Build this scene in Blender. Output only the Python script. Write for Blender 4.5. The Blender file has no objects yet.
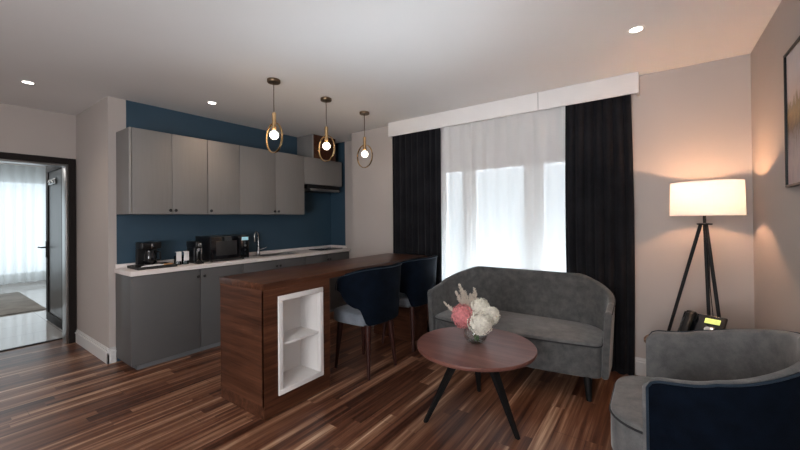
import bpy, bmesh, math, random
from mathutils import Vector, Matrix
random.seed(7)
PI = math.pi
S = bpy.context.scene
COL = S.collection

# ------------------------------------------------------------------ camera, world, light, exposure
cd = bpy.data.cameras.new('camera'); cam = bpy.data.objects.new('camera', cd); COL.objects.link(cam)
R = Vector((0.8122334, 0.58325027, -0.00979967)); U = Vector((0.0114597, 0.000842, 0.999934)); F = Vector((-0.58322, 0.812292, 0.006))
cam.matrix_world = Matrix(((R.x, U.x, -F.x, 0), (R.y, U.y, -F.y, 0), (R.z, U.z, -F.z, 1.45), (0, 0, 0, 1)))
cd.sensor_width = 36; cd.lens = 36 * 355.4684 / 800; cd.shift_y = -9.2191 / 800; cd.clip_start = 0.02
S.camera = cam

S.view_settings.view_transform = 'Standard'; S.view_settings.look = 'None'
S.view_settings.gamma = 1; S.view_settings.exposure = 0.12; S.view_settings.use_curve_mapping = False

w = bpy.data.worlds.new('daylight'); S.world = w; w.use_nodes = True
bg = w.node_tree.nodes['Background']; bg.inputs[0].default_value = (0.80, 0.92, 1.0, 1); bg.inputs[1].default_value = 1.9

def area(name, loc, direction, sx, sy, energy=0, color=(1, 1, 1), portal=False):
    l = bpy.data.lights.new(name, 'AREA'); l.shape = 'RECTANGLE'; l.size = sx; l.size_y = sy
    l.energy = energy; l.color = color
    if portal: l.cycles.is_portal = True
    o = bpy.data.objects.new(name, l); COL.objects.link(o); o.location = loc
    o.rotation_euler = Vector(direction).to_track_quat('-Z', 'Y').to_euler()
    return o
area('daylight_portal', (-1.27, 4.22, 1.2), (0, -1, 0), 2.1, 1.7, portal=True)
area('daylight_portal', (-12.32, 0.2, 1.3), (1, 0, 0), 4.2, 2.3, portal=True)
area('bedroom_fill_light', (-9.0, 0.2, 2.8), (0, 0, -1), 1.6, 1.6, 30, (1, 0.95, 0.9))  # unseen fill lamp, added to brighten the bedroom
area('room_fill_light', (-2.2, -0.9, 2.70), (0, 0, -1), 2.6, 1.2, 8, (1, 0.86, 0.74))  # added broad fill below the ceiling behind the camera, not a fitting
bl = area('bounce_fill_light', (-1.2, -2.15, 0.3), (-0.08, 1, 0.50), 3.0, 0.3, 8, (0.90, 0.95, 1.0)); bl.data.spread = math.radians(38)  # added unseen beam, stands in for flash bounced off the ceiling
area('ceiling_uplight_fill', (-1.27, 5.5, -0.75), (0, -1.7, 2.3), 3.6, 1.6, 3300, (0.84, 0.93, 1.0))  # added lamp outside, aimed up through the sheer to lift the ceiling
area('rear_fill_light', (-0.9, -2.1, 1.4), (-0.5, 1, 0.15), 2.6, 1.6, 165, (0.95, 0.97, 1.0))  # added soft fill behind the camera; the back wall has no window

# ------------------------------------------------------------------ node / material helpers
MATS = {}
def newmat(name):
    m = bpy.data.materials.new(name); m.use_nodes = True
    nt = m.node_tree; b = nt.nodes['Principled BSDF']; MATS[name] = m
    return m, nt, b
def nd(nt, t, **kw):
    n = nt.nodes.new(t)
    for k, v in kw.items():
        if k.startswith('_'): setattr(n, k[1:], v)
        else:
            k = int(k[1:]) if k[0] == 'i' and k[1:].isdigit() else k
            if isinstance(v, bpy.types.NodeSocket): nt.links.new(v, n.inputs[k])
            else: n.inputs[k].default_value = v
    return n
def mth(nt, op, a, b=0.0, c=0.0): return nd(nt, 'ShaderNodeMath', _operation=op, i0=a, i1=b, i2=c).outputs[0]
def ramp(nt, fac, stops):
    r = nd(nt, 'ShaderNodeValToRGB', Fac=fac); e = r.color_ramp.elements
    while len(e) < len(stops): e.new(0.5)
    for i, (p, c) in enumerate(stops): e[i].position = p; e[i].color = (*c, 1)
    return r.outputs[0]
def bump(nt, b, h, strength=0.2, dist=0.01):
    n = nd(nt, 'ShaderNodeBump', Height=h, Strength=strength, Distance=dist); nt.links.new(n.outputs[0], b.inputs['Normal'])
def plain(name, col, rough=0.6, metal=0.0, var=0.06, scale=6, bmp=0.0, bscale=200, coat=0, spec=0.5):
    m, nt, b = newmat(name)
    tc = nd(nt, 'ShaderNodeTexCoord')
    nz = nd(nt, 'ShaderNodeTexNoise', Vector=tc.outputs['Object'], Scale=scale, Detail=4.0)
    a = tuple(c * (1 - var) for c in col); c2 = tuple(min(1, c * (1 + var)) for c in col)
    nt.links.new(ramp(nt, nz.outputs[0], [(0.3, a), (0.7, c2)]), b.inputs['Base Color'])
    b.inputs['Roughness'].default_value = rough; b.inputs['Metallic'].default_value = metal
    b.inputs['Coat Weight'].default_value = coat; b.inputs['Specular IOR Level'].default_value = spec
    if bmp:
        n2 = nd(nt, 'ShaderNodeTexNoise', Vector=tc.outputs['Object'], Scale=bscale, Detail=3.0)
        bump(nt, b, n2.outputs[0], bmp, 0.004)
    return m
def emit(name, col, strength):
    m, nt, b = newmat(name)
    b.inputs['Base Color'].default_value = (*col, 1)
    b.inputs['Emission Color'].default_value = (*col, 1); b.inputs['Emission Strength'].default_value = strength
    return m
def fabric(name, col, col2, rough=0.9, sheen=0.4, scale=9):
    m, nt, b = newmat(name)
    tc = nd(nt, 'ShaderNodeTexCoord')
    n1 = nd(nt, 'ShaderNodeTexNoise', Vector=tc.outputs['Object'], Scale=float(scale), Detail=6.0, Roughness=0.65)
    n2 = nd(nt, 'ShaderNodeTexNoise', Vector=tc.outputs['Object'], Scale=260.0, Detail=2.0)
    mix = mth(nt, 'ADD', mth(nt, 'MULTIPLY', n1.outputs[0], 0.75), mth(nt, 'MULTIPLY', n2.outputs[0], 0.25))
    nt.links.new(ramp(nt, mix, [(0.36, col), (0.64, col2)]), b.inputs['Base Color'])
    b.inputs['Roughness'].default_value = rough; b.inputs['Sheen Weight'].default_value = sheen
    b.inputs['Sheen Roughness'].default_value = 0.4; b.inputs['Specular IOR Level'].default_value = 0.08
    bump(nt, b, n2.outputs[0], 0.35, 0.002)
    return m
def wood(name, axis, stops, gs=(2.0, 26.0), rough=0.4, coat=0.0):
    """streaks run along `axis`"""
    m, nt, b = newmat(name)
    tc = nd(nt, 'ShaderNodeTexCoord'); sc = [gs[1]] * 3; sc[axis] = gs[0]
    mp = nd(nt, 'ShaderNodeMapping', Vector=tc.outputs['Object'], Scale=tuple(sc))
    n1 = nd(nt, 'ShaderNodeTexNoise', Vector=mp.outputs[0], Scale=1.0, Detail=6.0, Roughness=0.6, Distortion=0.6)
    sc2 = [c * 5 for c in sc]; sc2[axis] = gs[0] * 2
    mp2 = nd(nt, 'ShaderNodeMapping', Vector=tc.outputs['Object'], Scale=tuple(sc2))
    n2 = nd(nt, 'ShaderNodeTexNoise', Vector=mp2.outputs[0], Scale=1.0, Detail=3.0)
    f = mth(nt, 'ADD', mth(nt, 'MULTIPLY', n1.outputs[0], 0.75), mth(nt, 'MULTIPLY', n2.outputs[0], 0.25))
    nt.links.new(ramp(nt, f, stops), b.inputs['Base Color'])
    b.inputs['Roughness'].default_value = rough; b.inputs['Coat Weight'].default_value = coat; b.inputs['Specular IOR Level'].default_value = 0.28
    b.inputs['Coat Roughness'].default_value = 0.2
    bump(nt, b, n2.outputs[0], 0.08, 0.002)
    return m

plain('wall_paint', (0.50, 0.45, 0.42), 0.85, var=0.02, scale=2, bmp=0.05, bscale=90)
plain('bedroom_paint', (0.62, 0.6, 0.58), 0.85, var=0.02)
plain('ceiling_paint', (0.77, 0.755, 0.745), 0.9, var=0.015, scale=1.5)
plain('blue_paint', (0.033, 0.073, 0.112), 0.6, var=0.05, scale=3)
plain('white_trim', (0.72, 0.71, 0.70), 0.45, var=0.02)
plain('pelmet_white', (0.80, 0.77, 0.75), 0.6, var=0.02)
wood('cabinet_laminate', 2, [(0.3, (0.235, 0.222, 0.213)), (0.7, (0.257, 0.242, 0.233))], (3, 60), 0.45)
plain('cabinet_side', (0.20, 0.19, 0.185), 0.5, var=0.04)
plain('cabinet_edge', (0.30, 0.29, 0.28), 0.5, var=0.04)
plain('base_laminate', (0.105, 0.104, 0.105), 0.45, var=0.03)
plain('base_side', (0.105, 0.104, 0.105), 0.45, var=0.04)
plain('dark_gap', (0.02, 0.02, 0.02), 0.8)
plain('kick_metal', (0.17, 0.18, 0.19), 0.4, metal=0.2)
wood('worktop_stone', 1, [(0.35, (0.76, 0.68, 0.65)), (0.65, (0.88, 0.83, 0.81))], (3, 12), 0.35)
plain('black_knob', (0.012, 0.012, 0.013), 0.35)
plain('black_metal', (0.007, 0.007, 0.0075), 0.5, spec=0.3)
plain('black_plastic', (0.007, 0.007, 0.008), 0.32, spec=0.35)
plain('black_matte', (0.02, 0.02, 0.021), 0.6)
plain('black_gloss', (0.006, 0.007, 0.009), 0.08, coat=0.5)
plain('chrome', (0.7, 0.7, 0.71), 0.15, metal=1.0, var=0.02)
plain('steel', (0.42, 0.42, 0.42), 0.3, metal=1.0, var=0.03)
plain('brass', (0.70, 0.46, 0.23), 0.25, metal=1.0, var=0.05)
plain('dark_brass', (0.16, 0.11, 0.07), 0.35, metal=1.0, var=0.05)
wn = [(0.28, (0.022, 0.0065, 0.003)), (0.43, (0.052, 0.018, 0.009)), (0.58, (0.098, 0.037, 0.019)), (0.72, (0.16, 0.066, 0.035))]
wood('walnut_end', 0, wn, (1.5, 22), 0.4)
wood('walnut_long', 1, wn, (1.2, 22), 0.33, 0.1)
wood('walnut_table', 0, [(0.3, (0.11, 0.042, 0.032)), (0.5, (0.165, 0.068, 0.054)), (0.7, (0.225, 0.10, 0.08))], (1.6, 16), 0.36, 0.0)
wood('dark_leg_wood', 2, [(0.3, (0.02, 0.006, 0.005)), (0.7, (0.05, 0.016, 0.012))], (3, 30), 0.35)
wood('door_wood', 2, [(0.3, (0.006, 0.004, 0.0035)), (0.7, (0.012, 0.007, 0.006))], (2, 30), 0.6)
wood('door_leaf_wood', 2, [(0.3, (0.04, 0.038, 0.038)), (0.7, (0.075, 0.07, 0.07))], (2, 30), 0.32, 0.1)
wood('side_table_wood', 0, [(0.3, (0.18, 0.10, 0.06)), (0.7, (0.34, 0.2, 0.12))], (2, 16), 0.4)
plain('niche_white', (0.78, 0.75, 0.73), 0.45, var=0.02)
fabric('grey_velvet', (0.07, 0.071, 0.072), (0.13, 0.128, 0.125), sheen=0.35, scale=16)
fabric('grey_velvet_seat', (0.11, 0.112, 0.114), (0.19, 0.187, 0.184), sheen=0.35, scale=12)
fabric('grey_piping', (0.03, 0.03, 0.032), (0.05, 0.05, 0.052), sheen=0.1)
fabric('navy_velvet', (0.0014, 0.003, 0.0065), (0.003, 0.0066, 0.0145), sheen=0.02, scale=10)
fabric('navy_piping', (0.018, 0.03, 0.045), (0.03, 0.045, 0.065), sheen=0.1)
fabric('seat_blue_grey', (0.15, 0.17, 0.20), (0.23, 0.25, 0.285), sheen=0.3)
fabric('blackout_fabric', (0.008, 0.008, 0.010), (0.017, 0.017, 0.020), sheen=0.08, scale=4)
fabric('rug_pile', (0.20, 0.19, 0.175), (0.42, 0.40, 0.37), sheen=0.2, scale=3)
plain('petal_pink', (0.72, 0.26, 0.27), 0.7, var=0.3, scale=40)
plain('petal_cream', (0.86, 0.82, 0.72), 0.7, var=0.18, scale=40)
plain('plume_beige', (0.62, 0.55, 0.47), 0.8, var=0.2, scale=60)
plain('stem_green', (0.06, 0.13, 0.04), 0.6, var=0.3, scale=30)
plain('paper_white', (0.8, 0.8, 0.8), 0.6, var=0.03)
plain('packet_tan', (0.45, 0.24, 0.10), 0.5, var=0.2, scale=20)
emit('bulb_glow', (1.0, 0.84, 0.66), 6.0)
emit('downlight_glow', (1.0, 0.93, 0.84), 12.0)
emit('lcd_green', (0.66, 0.72, 0.20), 0.75)
emit('clock_cyan', (0.35, 0.6, 0.68), 0.35)

def glassmat(name, col=(1, 1, 1), rough=0.0, ior=1.45, thin=True, cap=1.0):
    m, nt, b = newmat(name)
    if thin:
        nt.nodes.remove(b); out = nt.nodes['Material Output']
        t = nd(nt, 'ShaderNodeBsdfTransparent', Color=(*col, 1)); g = nd(nt, 'ShaderNodeBsdfGlossy', Roughness=rough)
        fr = nd(nt, 'ShaderNodeFresnel', IOR=ior)
        mx = nd(nt, 'ShaderNodeMixShader', i0=mth(nt, 'MINIMUM', fr.outputs[0], cap), i1=t.outputs[0], i2=g.outputs[0]); nt.links.new(mx.outputs[0], out.inputs[0])
    else:
        b.inputs['Transmission Weight'].default_value = 1; b.inputs['Roughness'].default_value = rough
        b.inputs['IOR'].default_value = ior; b.inputs['Base Color'].default_value = (*col, 1)
    return m
glassmat('window_glass', (0.97, 0.99, 1)); glassmat('vase_glass', (0.98, 0.99, 0.985), ior=1.4, cap=0.28); glassmat('water', (0.93, 0.97, 0.96), ior=1.15, cap=0.1)
glassmat('jar_glass', (0.8, 0.85, 0.88), ior=1.5)

def cloth(name, col, tr, tl, seed=0):
    """sheer cloth: tr = see-through share, tl = diffusely transmitted share of the rest"""
    m, nt, b = newmat(name); nt.nodes.remove(b); out = nt.nodes['Material Output']
    d = nd(nt, 'ShaderNodeBsdfDiffuse', Color=(*col, 1)); l = nd(nt, 'ShaderNodeBsdfTranslucent', Color=(*col, 1))
    t = nd(nt, 'ShaderNodeBsdfTransparent', Color=(1, 1, 1, 1))
    a = nd(nt, 'ShaderNodeMixShader', i0=tl, i1=d.outputs[0], i2=l.outputs[0])
    lw = nd(nt, 'ShaderNodeLayerWeight', Blend=0.25)       # weave closes up where a fold is seen edge-on
    fac = mth(nt, 'MULTIPLY', mth(nt, 'SUBTRACT', 1.0, mth(nt, 'MULTIPLY', lw.outputs['Facing'], 0.7)), tr)
    x = nd(nt, 'ShaderNodeMixShader', i0=fac, i1=a.outputs[0], i2=t.outputs[0]); nt.links.new(x.outputs[0], out.inputs[0])
    return m
cloth('sheer', (0.90, 0.89, 0.88), 0.24, 0.09)
cloth('sheer_dense', (0.80, 0.82, 0.82), 0.22, 0.75)
cloth('valance_fabric', (0.30, 0.265, 0.255), 0.0, 0.08)
cloth('lampshade', (0.80, 0.82, 0.86), 0.0, 0.30)

# laminate floor: boards along Y with long dark and tan streaks
m, nt, b = newmat('zebra_laminate')
geo = nd(nt, 'ShaderNodeTexCoord'); sp = nd(nt, 'ShaderNodeSeparateXYZ', Vector=geo.outputs['Object'])
X, Y = sp.outputs[0], sp.outputs[1]
row = mth(nt, 'FLOOR', mth(nt, 'DIVIDE', X, 0.19))
wr = nd(nt, 'ShaderNodeTexWhiteNoise', _noise_dimensions='1D', W=row)
yy = mth(nt, 'DIVIDE', mth(nt, 'ADD', Y, mth(nt, 'MULTIPLY', wr.outputs[0], 1.3)), 1.3)
seg = mth(nt, 'FLOOR', yy)
cid = nd(nt, 'ShaderNodeCombineXYZ', X=row, Y=seg, Z=0.0)
wb = nd(nt, 'ShaderNodeTexWhiteNoise', _noise_dimensions='3D', Vector=cid.outputs[0])
# half-width strips inside each board
st = mth(nt, 'FLOOR', mth(nt, 'DIVIDE', X, 0.19 / 2)); ws = nd(nt, 'ShaderNodeTexWhiteNoise', _noise_dimensions='1D', W=st)
sy = mth(nt, 'FLOOR', mth(nt, 'DIVIDE', mth(nt, 'ADD', Y, mth(nt, 'MULTIPLY', ws.outputs[0], 2.0)), 1.05))
cs = nd(nt, 'ShaderNodeCombineXYZ', X=st, Y=sy, Z=3.0); wst = nd(nt, 'ShaderNodeTexWhiteNoise', _noise_dimensions='3D', Vector=cs.outputs[0])
off = mth(nt, 'MULTIPLY', wst.outputs[0], 40.0)
v = nd(nt, 'ShaderNodeCombineXYZ', X=mth(nt, 'MULTIPLY', X, 23.0), Y=mth(nt, 'MULTIPLY', Y, 0.65), Z=off)
ns = nd(nt, 'ShaderNodeTexNoise', Vector=v.outputs[0], Scale=1.0, Detail=4.0, Roughness=0.55, Distortion=0.35)
v2 = nd(nt, 'ShaderNodeCombineXYZ', X=mth(nt, 'MULTIPLY', X, 160.0), Y=mth(nt, 'MULTIPLY', Y, 5.0), Z=off)
nf = nd(nt, 'ShaderNodeTexNoise', Vector=v2.outputs[0], Scale=1.0, Detail=3.0)
f = mth(nt, 'ADD', mth(nt, 'MULTIPLY', ns.outputs[0], 0.72), mth(nt, 'ADD', mth(nt, 'MULTIPLY', nf.outputs[0], 0.12), mth(nt, 'MULTIPLY', wst.outputs[0], 0.17)))
c = ramp(nt, f, [(0.37, (0.040, 0.012, 0.006)), (0.47, (0.115, 0.043, 0.023)), (0.56, (0.20, 0.088, 0.048)), (0.63, (0.33, 0.18, 0.11)), (0.71, (0.62, 0.42, 0.28))])
fy = mth(nt, 'ABSOLUTE', mth(nt, 'SUBTRACT', mth(nt, 'FRACT', yy), 0.5)); ex = mth(nt, 'ABSOLUTE', mth(nt, 'SUBTRACT', mth(nt, 'FRACT', mth(nt, 'DIVIDE', X, 0.19)), 0.5))
gap = mth(nt, 'MAXIMUM', mth(nt, 'GREATER_THAN', ex, 0.492), mth(nt, 'GREATER_THAN', fy, 0.4985))
mixc = nd(nt, 'ShaderNodeMix', _data_type='RGBA', Factor=mth(nt, 'MULTIPLY', gap, 0.55)); nt.links.new(c, mixc.inputs[6]); mixc.inputs[7].default_value = (0.02, 0.01, 0.007, 1)
nt.links.new(mixc.outputs[2], b.inputs['Base Color'])
b.inputs['Roughness'].default_value = 0.34; b.inputs['Specular IOR Level'].default_value = 0.45
bump(nt, b, mth(nt, 'SUBTRACT', nf.outputs[0], gap), 0.06, 0.002)

# bedroom tile
m, nt, b = newmat('polished_tile'); tc = nd(nt, 'ShaderNodeTexCoord')
br = nd(nt, 'ShaderNodeTexBrick', Vector=tc.outputs['Object'], Color1=(0.62, 0.60, 0.58, 1), Color2=(0.58, 0.57, 0.56, 1), Mortar=(0.3, 0.29, 0.28, 1), Scale=1.0)
br.offset = 0; br.inputs['Mortar Size'].default_value = 0.004; br.inputs['Brick Width'].default_value = 0.6; br.inputs['Row Height'].default_value = 0.6
nt.links.new(br.outputs[0], b.inputs['Base Color']); b.inputs['Roughness'].default_value = 0.08

# landscape painting
m, nt, b = newmat('landscape_print'); tc = nd(nt, 'ShaderNodeTexCoord'); sp = nd(nt, 'ShaderNodeSeparateXYZ', Vector=tc.outputs['Object'])
z = mth(nt, 'DIVIDE', mth(nt, 'SUBTRACT', sp.outputs[2], 0.015), 0.772)
n1 = nd(nt, 'ShaderNodeTexNoise', Vector=tc.outputs['Object'], Scale=24.0, Detail=6.0, Roughness=0.7)
mp = nd(nt, 'ShaderNodeMapping', Vector=tc.outputs['Object'], Scale=(1, 70, 7)); n2 = nd(nt, 'ShaderNodeTexNoise', Vector=mp.outputs[0], Scale=1.0, Detail=5.0)
zz = mth(nt, 'ADD', z, mth(nt, 'MULTIPLY', mth(nt, 'SUBTRACT', n2.outputs[0], 0.5), 0.34))
zz = mth(nt, 'ADD', zz, mth(nt, 'MULTIPLY', mth(nt, 'SUBTRACT', n1.outputs[0], 0.5), 0.14))
nt.links.new(ramp(nt, zz, [(0.0, (0.36, 0.31, 0.32)), (0.16, (0.50, 0.42, 0.41)), (0.33, (0.34, 0.29, 0.29)), (0.40, (0.16, 0.11, 0.07)), (0.50, (0.42, 0.28, 0.13)), (0.57, (0.30, 0.22, 0.13)),
    (0.61, (0.62, 0.50, 0.46)), (0.80, (0.66, 0.59, 0.58)), (1.0, (0.56, 0.53, 0.54))]), b.inputs['Base Color'])
b.inputs['Roughness'].default_value = 0.5

# ------------------------------------------------------------------ mesh helpers
class MB:
    def __init__(s): s.bm = bmesh.new()
    def box(s, x0, x1, y0, y1, z0, z1, bev=0.0, seg=2):
        r = bmesh.ops.create_cube(s.bm, size=1)
        for v in r['verts']: v.co = Vector(((x0 + x1) / 2 + v.co.x * (x1 - x0), (y0 + y1) / 2 + v.co.y * (y1 - y0), (z0 + z1) / 2 + v.co.z * (z1 - z0)))
        if bev:
            ed = list({e for v in r['verts'] for e in v.link_edges})
            bmesh.ops.bevel(s.bm, geom=ed, offset=bev, segments=seg, affect='EDGES', profile=0.5)
        return s
    def rings(s, rs, closed=True, caps=True):
        """connect equal-length rings of points"""
        vs = [[s.bm.verts.new(p) for p in r] for r in rs]; n = len(vs[0])
        for a, b in zip(vs, vs[1:]):
            for i in range(n if closed else n - 1):
                j = (i + 1) % n; s.bm.faces.new((a[i], a[j], b[j], b[i]))
        if caps and closed:
            s.bm.faces.new(list(reversed(vs[0]))); s.bm.faces.new(vs[-1])
        return s
    def cyl(s, a, b, r0, r1=None, n=20):
        r1 = r0 if r1 is None else r1; a = Vector(a); b = Vector(b); d = (b - a).normalized()
        u = d.orthogonal().normalized(); v = d.cross(u)
        return s.rings([[p + (u * math.cos(2 * PI * i / n) + v * math.sin(2 * PI * i / n)) * r for i in range(n)] for p, r in ((a, r0), (b, r1))])
    def lathe(s, prof, c=(0, 0, 0), n=32, caps=True):
        return s.rings([[(c[0] + r * math.cos(2 * PI * i / n), c[1] + r * math.sin(2 * PI * i / n), c[2] + z) for i in range(n)] for r, z in prof], caps=caps)
    def tube(s, pts, r, n=10, closed=False, caps=True):
        pts = [Vector(p) for p in pts]; rs = []; N = len(pts); u = None
        for i, p in enumerate(pts):
            a = pts[(i - 1) % N] if (closed or i) else p; b = pts[(i + 1) % N] if (closed or i < N - 1) else p
            d = (b - a).normalized()
            u = d.orthogonal().normalized() if u is None else (u - d * u.dot(d)).normalized()
            v = d.cross(u); q = r[i] if isinstance(r, (list, tuple)) else r
            rs.append([p + (u * math.cos(2 * PI * k / n) + v * math.sin(2 * PI * k / n)) * q for k in range(n)])
        if closed: rs.append(rs[0])
        return s.rings(rs, caps=caps and not closed)
    def sphere(s, c, r, sub=2, sc=(1, 1, 1)):
        g = bmesh.ops.create_icosphere(s.bm, subdivisions=sub, radius=r)
        for v in g['verts']: v.co = Vector((c[0] + v.co.x * sc[0], c[1] + v.co.y * sc[1], c[2] + v.co.z * sc[2]))
        return s
    def prism(s, poly, z0, z1, r=0.0, crown=0.0, seg=4):
        """outline (list of xy) extruded with rounded edges and a crowned top"""
        cx = sum(p[0] for p in poly) / len(poly); cy = sum(p[1] for p in poly) / len(poly)
        def ins(d):
            out = []; n = len(poly)
            for i, p in enumerate(poly):
                a = Vector(poly[i - 1]); b = Vector(poly[(i + 1) % n]); t = (b - a).normalized(); nrm = Vector((-t.y, t.x))
                if nrm.dot(Vector((cx, cy)) - Vector(p)) < 0 : nrm = -nrm
                out.append(Vector(p) + nrm * d)
            return out
        rs = []
        if r:
            for k in range(seg + 1):
                a = k / seg * PI / 2; rs.append([(q.x, q.y, z0 + r * (1 - math.sin(a))) for q in ins(r * (1 - math.cos(a)))][:])
            rs = [[(q.x, q.y, z0 + r * (1 - math.cos(k / seg * PI / 2))) for q in ins(r * (1 - math.sin(k / seg * PI / 2)))] for k in range(seg + 1)]
            rs += [[(q.x, q.y, z1 - r + r * math.sin(k / seg * PI / 2)) for q in ins(r * (1 - math.cos(k / seg * PI / 2)))] for k in range(seg + 1)]
        else:
            rs = [[(p[0], p[1], z0) for p in poly], [(p[0], p[1], z1) for p in poly]]
        if crown:
            top = ins(r)
            for k in (0.85, 0.6, 0.3, 0.08):
                rs.append([(cx + (q.x - cx) * k, cy + (q.y - cy) * k, z1 + crown * (1 - k * k)) for q in top])
        return s.rings(rs)
    def build(s, name, mat, parent=None, smooth=True, base=None, angle=40):
        me = bpy.data.meshes.new(name); bmesh.ops.recalc_face_normals(s.bm, faces=s.bm.faces[:])
        if smooth:
            for f in s.bm.faces: f.smooth = True
            for e in s.bm.edges:
                if len(e.link_faces) == 2 and e.calc_face_angle(0) > math.radians(angle): e.smooth = False
        if parent is not None and base is None: base = parent.get('_b')
        if base is not None: bmesh.ops.translate(s.bm, verts=s.bm.verts[:], vec=-Vector(base))
        s.bm.to_mesh(me); s.bm.free()
        me.materials.append(MATS[mat]); o = bpy.data.objects.new(name, me); COL.objects.link(o)
        if parent is not None: o.parent = parent
        return o

BASES = {}
def tag(o, label=None, cat=None, group=None, kind=None):
    if label: o['label'] = label
    if cat: o['category'] = cat
    if group: o['group'] = group
    if kind: o['kind'] = kind
    return o
def thing(name, label, cat, base=(0, 0, 0), group=None):
    """Empty at the thing's base; its parts are modelled in world coordinates"""
    o = bpy.data.objects.new(name, None); COL.objects.link(o); o.location = base; o.empty_display_size = 0.1
    BASES[o.name] = Vector(base); return tag(o, label, cat, group)
def part(mb, name, mat, par, label=None, smooth=True):
    b = BASES.get(par.name, Vector((0, 0, 0)))
    o = mb.build(name, mat, par, smooth, base=b); BASES[o.name] = b
    if label: o['label'] = label
    return o
def solo(mb, name, mat, label, cat, group=None, smooth=True): return tag(mb.build(name, mat, None, smooth), label, cat, group)
def struct(mb, name, mat, smooth=False): return tag(mb.build(name, mat, None, smooth), kind='structure')
def copy_tree(o, parent=None):
    c = o.copy(); COL.objects.link(c)
    if parent is not None: c.parent = parent
    for ch in list(o.children): copy_tree(ch, c)
    return c

# ------------------------------------------------------------------ the room
H = 2.722; XK = -4.52; XD = -5.67; XR = 0.626; YW = 3.90; YE = 4.26; YP = 1.206; YB = -2.2
struct(MB().box(XD - 0.3, XR + 0.15, YB - 0.15, YE + 0.15, -0.06, 0), 'floor', 'zebra_laminate')
struct(MB().box(-12.5, XD - 0.3, -2.2, 2.6, -0.06, -0.001), 'floor', 'polished_tile').name = 'floor_bedroom'
struct(MB().box(XD - 0.15, XR + 0.15, YB - 0.15, YE + 0.15, H, H + 0.06), 'ceiling', 'ceiling_paint')
struct(MB().box(-12.5, XD - 0.10, -2.2, 2.6, 2.86, 2.92), 'ceiling_bedroom', 'ceiling_paint')
struct(MB().box(XR, XR + 0.15, YB, YE + 0.15, 0, H), 'wall_right', 'wall_paint')
struct(MB().box(XD - 0.3, XR + 0.15, YB - 0.15, YB, 0, H), 'wall_back', 'wall_paint')
# window wall with its opening
OX0, OX1, OZ0, OZ1 = -2.28, -0.30, 0.40, 2.12
struct(MB().box(-3.68, -3.5, YW, YE + 0.15, 0, H).box(-3.5, OX0, YW, 4.15, 0, H).box(OX1, XR, YW, 4.15, 0, H).box(OX0, OX1, YW, 4.15, OZ1, H).box(OX0, OX1, YW, 4.15, 0, OZ0), 'wall_window', 'wall_paint')
struct(MB().box(-4.175, -3.68, YE, YE + 0.15, 0, H), 'wall_kitchen_end', 'wall_paint')
struct(MB().box(XK, -4.175, YE, YE + 0.15, 0, H), 'wall_kitchen_end_blue', 'blue_paint')
# kitchen wall with the cream pier; blue from just behind it
struct(MB().box(XK - 0.2, XK, 1.36, YE + 0.15, 0, H).box(XK - 0.2, XK, 1.274, 1.36, 0, 2.3), 'wall_kitchen', 'blue_paint')
struct(MB().box(XK - 0.2, XK, YP, 1.274, 0, H).box(XK - 0.2, XK, 1.274, 1.36, 2.3, H).box(XD - 0.3, XK - 0.2, YP, 1.36, 0, H), 'wall_pier', 'wall_paint')
# door wall
DY0, DY1, DZ = 0.20, 1.132, 2.125
struct(MB().box(XD - 0.18, XD, YB, DY0, 0, H).box(XD - 0.18, XD, DY1, YP, 0, H).box(XD - 0.18, XD, DY0, DY1, DZ, H), 'wall_door', 'wall_paint')
# bedroom shell
struct(MB().box(-7.50, XD - 0.3, 1.30, 1.42, 0, 2.86).box(-7.50, -7.38, 1.42, 2.5, 0, 2.86).box(-12.5, -7.38, 2.4, 2.6, 0, 2.86), 'wall_bedroom_side', 'bedroom_paint')
struct(MB().box(-12.5, XD - 0.3, -2.35, -2.2, 0, 2.86), 'wall_bedroom_left', 'bedroom_paint')
struct(MB().box(-12.4, -12.25, -2.2, 2.6, 0, 0.15).box(-12.4, -12.25, -2.2, 2.6, 2.45, 2.86).box(-12.4, -12.25, -2.2, -1.9, 0.15, 2.45).box(-12.4, -12.25, 2.3, 2.6, 0.15, 2.45), 'wall_bedroom_window', 'bedroom_paint')
wf = struct(MB().box(-12.38, -12.30, -1.9, 2.3, 0.15, 0.22).box(-12.38, -12.30, -1.9, 2.3, 2.38, 2.45).box(-12.38, -12.30, 0.17, 0.25, 0.22, 2.38).box(-12.38, -12.30, -1.9, -1.83, 0.22, 2.38).box(-12.38, -12.30, 2.23, 2.3, 0.22, 2.38), 'window_2', 'white_trim')

def baseb(name, runs):
    mb = MB()
    for (x0, y0, x1, y1, nx, ny) in runs:     # foot of the wall face from (x0,y0) to (x1,y1), normal into the room
        for z0, z1, t in ((0, 0.105, 0.018), (0.105, 0.125, 0.024), (0.125, 0.145, 0.015), (0.145, 0.158, 0.009)):
            xs = sorted((x0, x1)); ys = sorted((y0, y1))
            if nx: xs = sorted((x0, x0 + nx * t)); 
            else: ys = sorted((y0, y0 + ny * t))
            mb.box(xs[0], xs[1], ys[0], ys[1], z0, z1, 0.002, 1)
    return struct(mb, name, 'white_trim')
baseb('baseboard_pier', [(XD + 0.03, YP, XK + 0.018, YP, 0, -1), (XK, YP - 0.018, XK, 1.262, 1, 0)])
baseb('baseboard_window', [(-3.68, YW, XR, YW, 0, -1)])
baseb('baseboard_right', [(XR, YB, XR, YW, -1, 0)])
baseb('baseboard_door', [(XD, YB, XD, DY0 - 0.07, 1, 0)])

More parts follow.
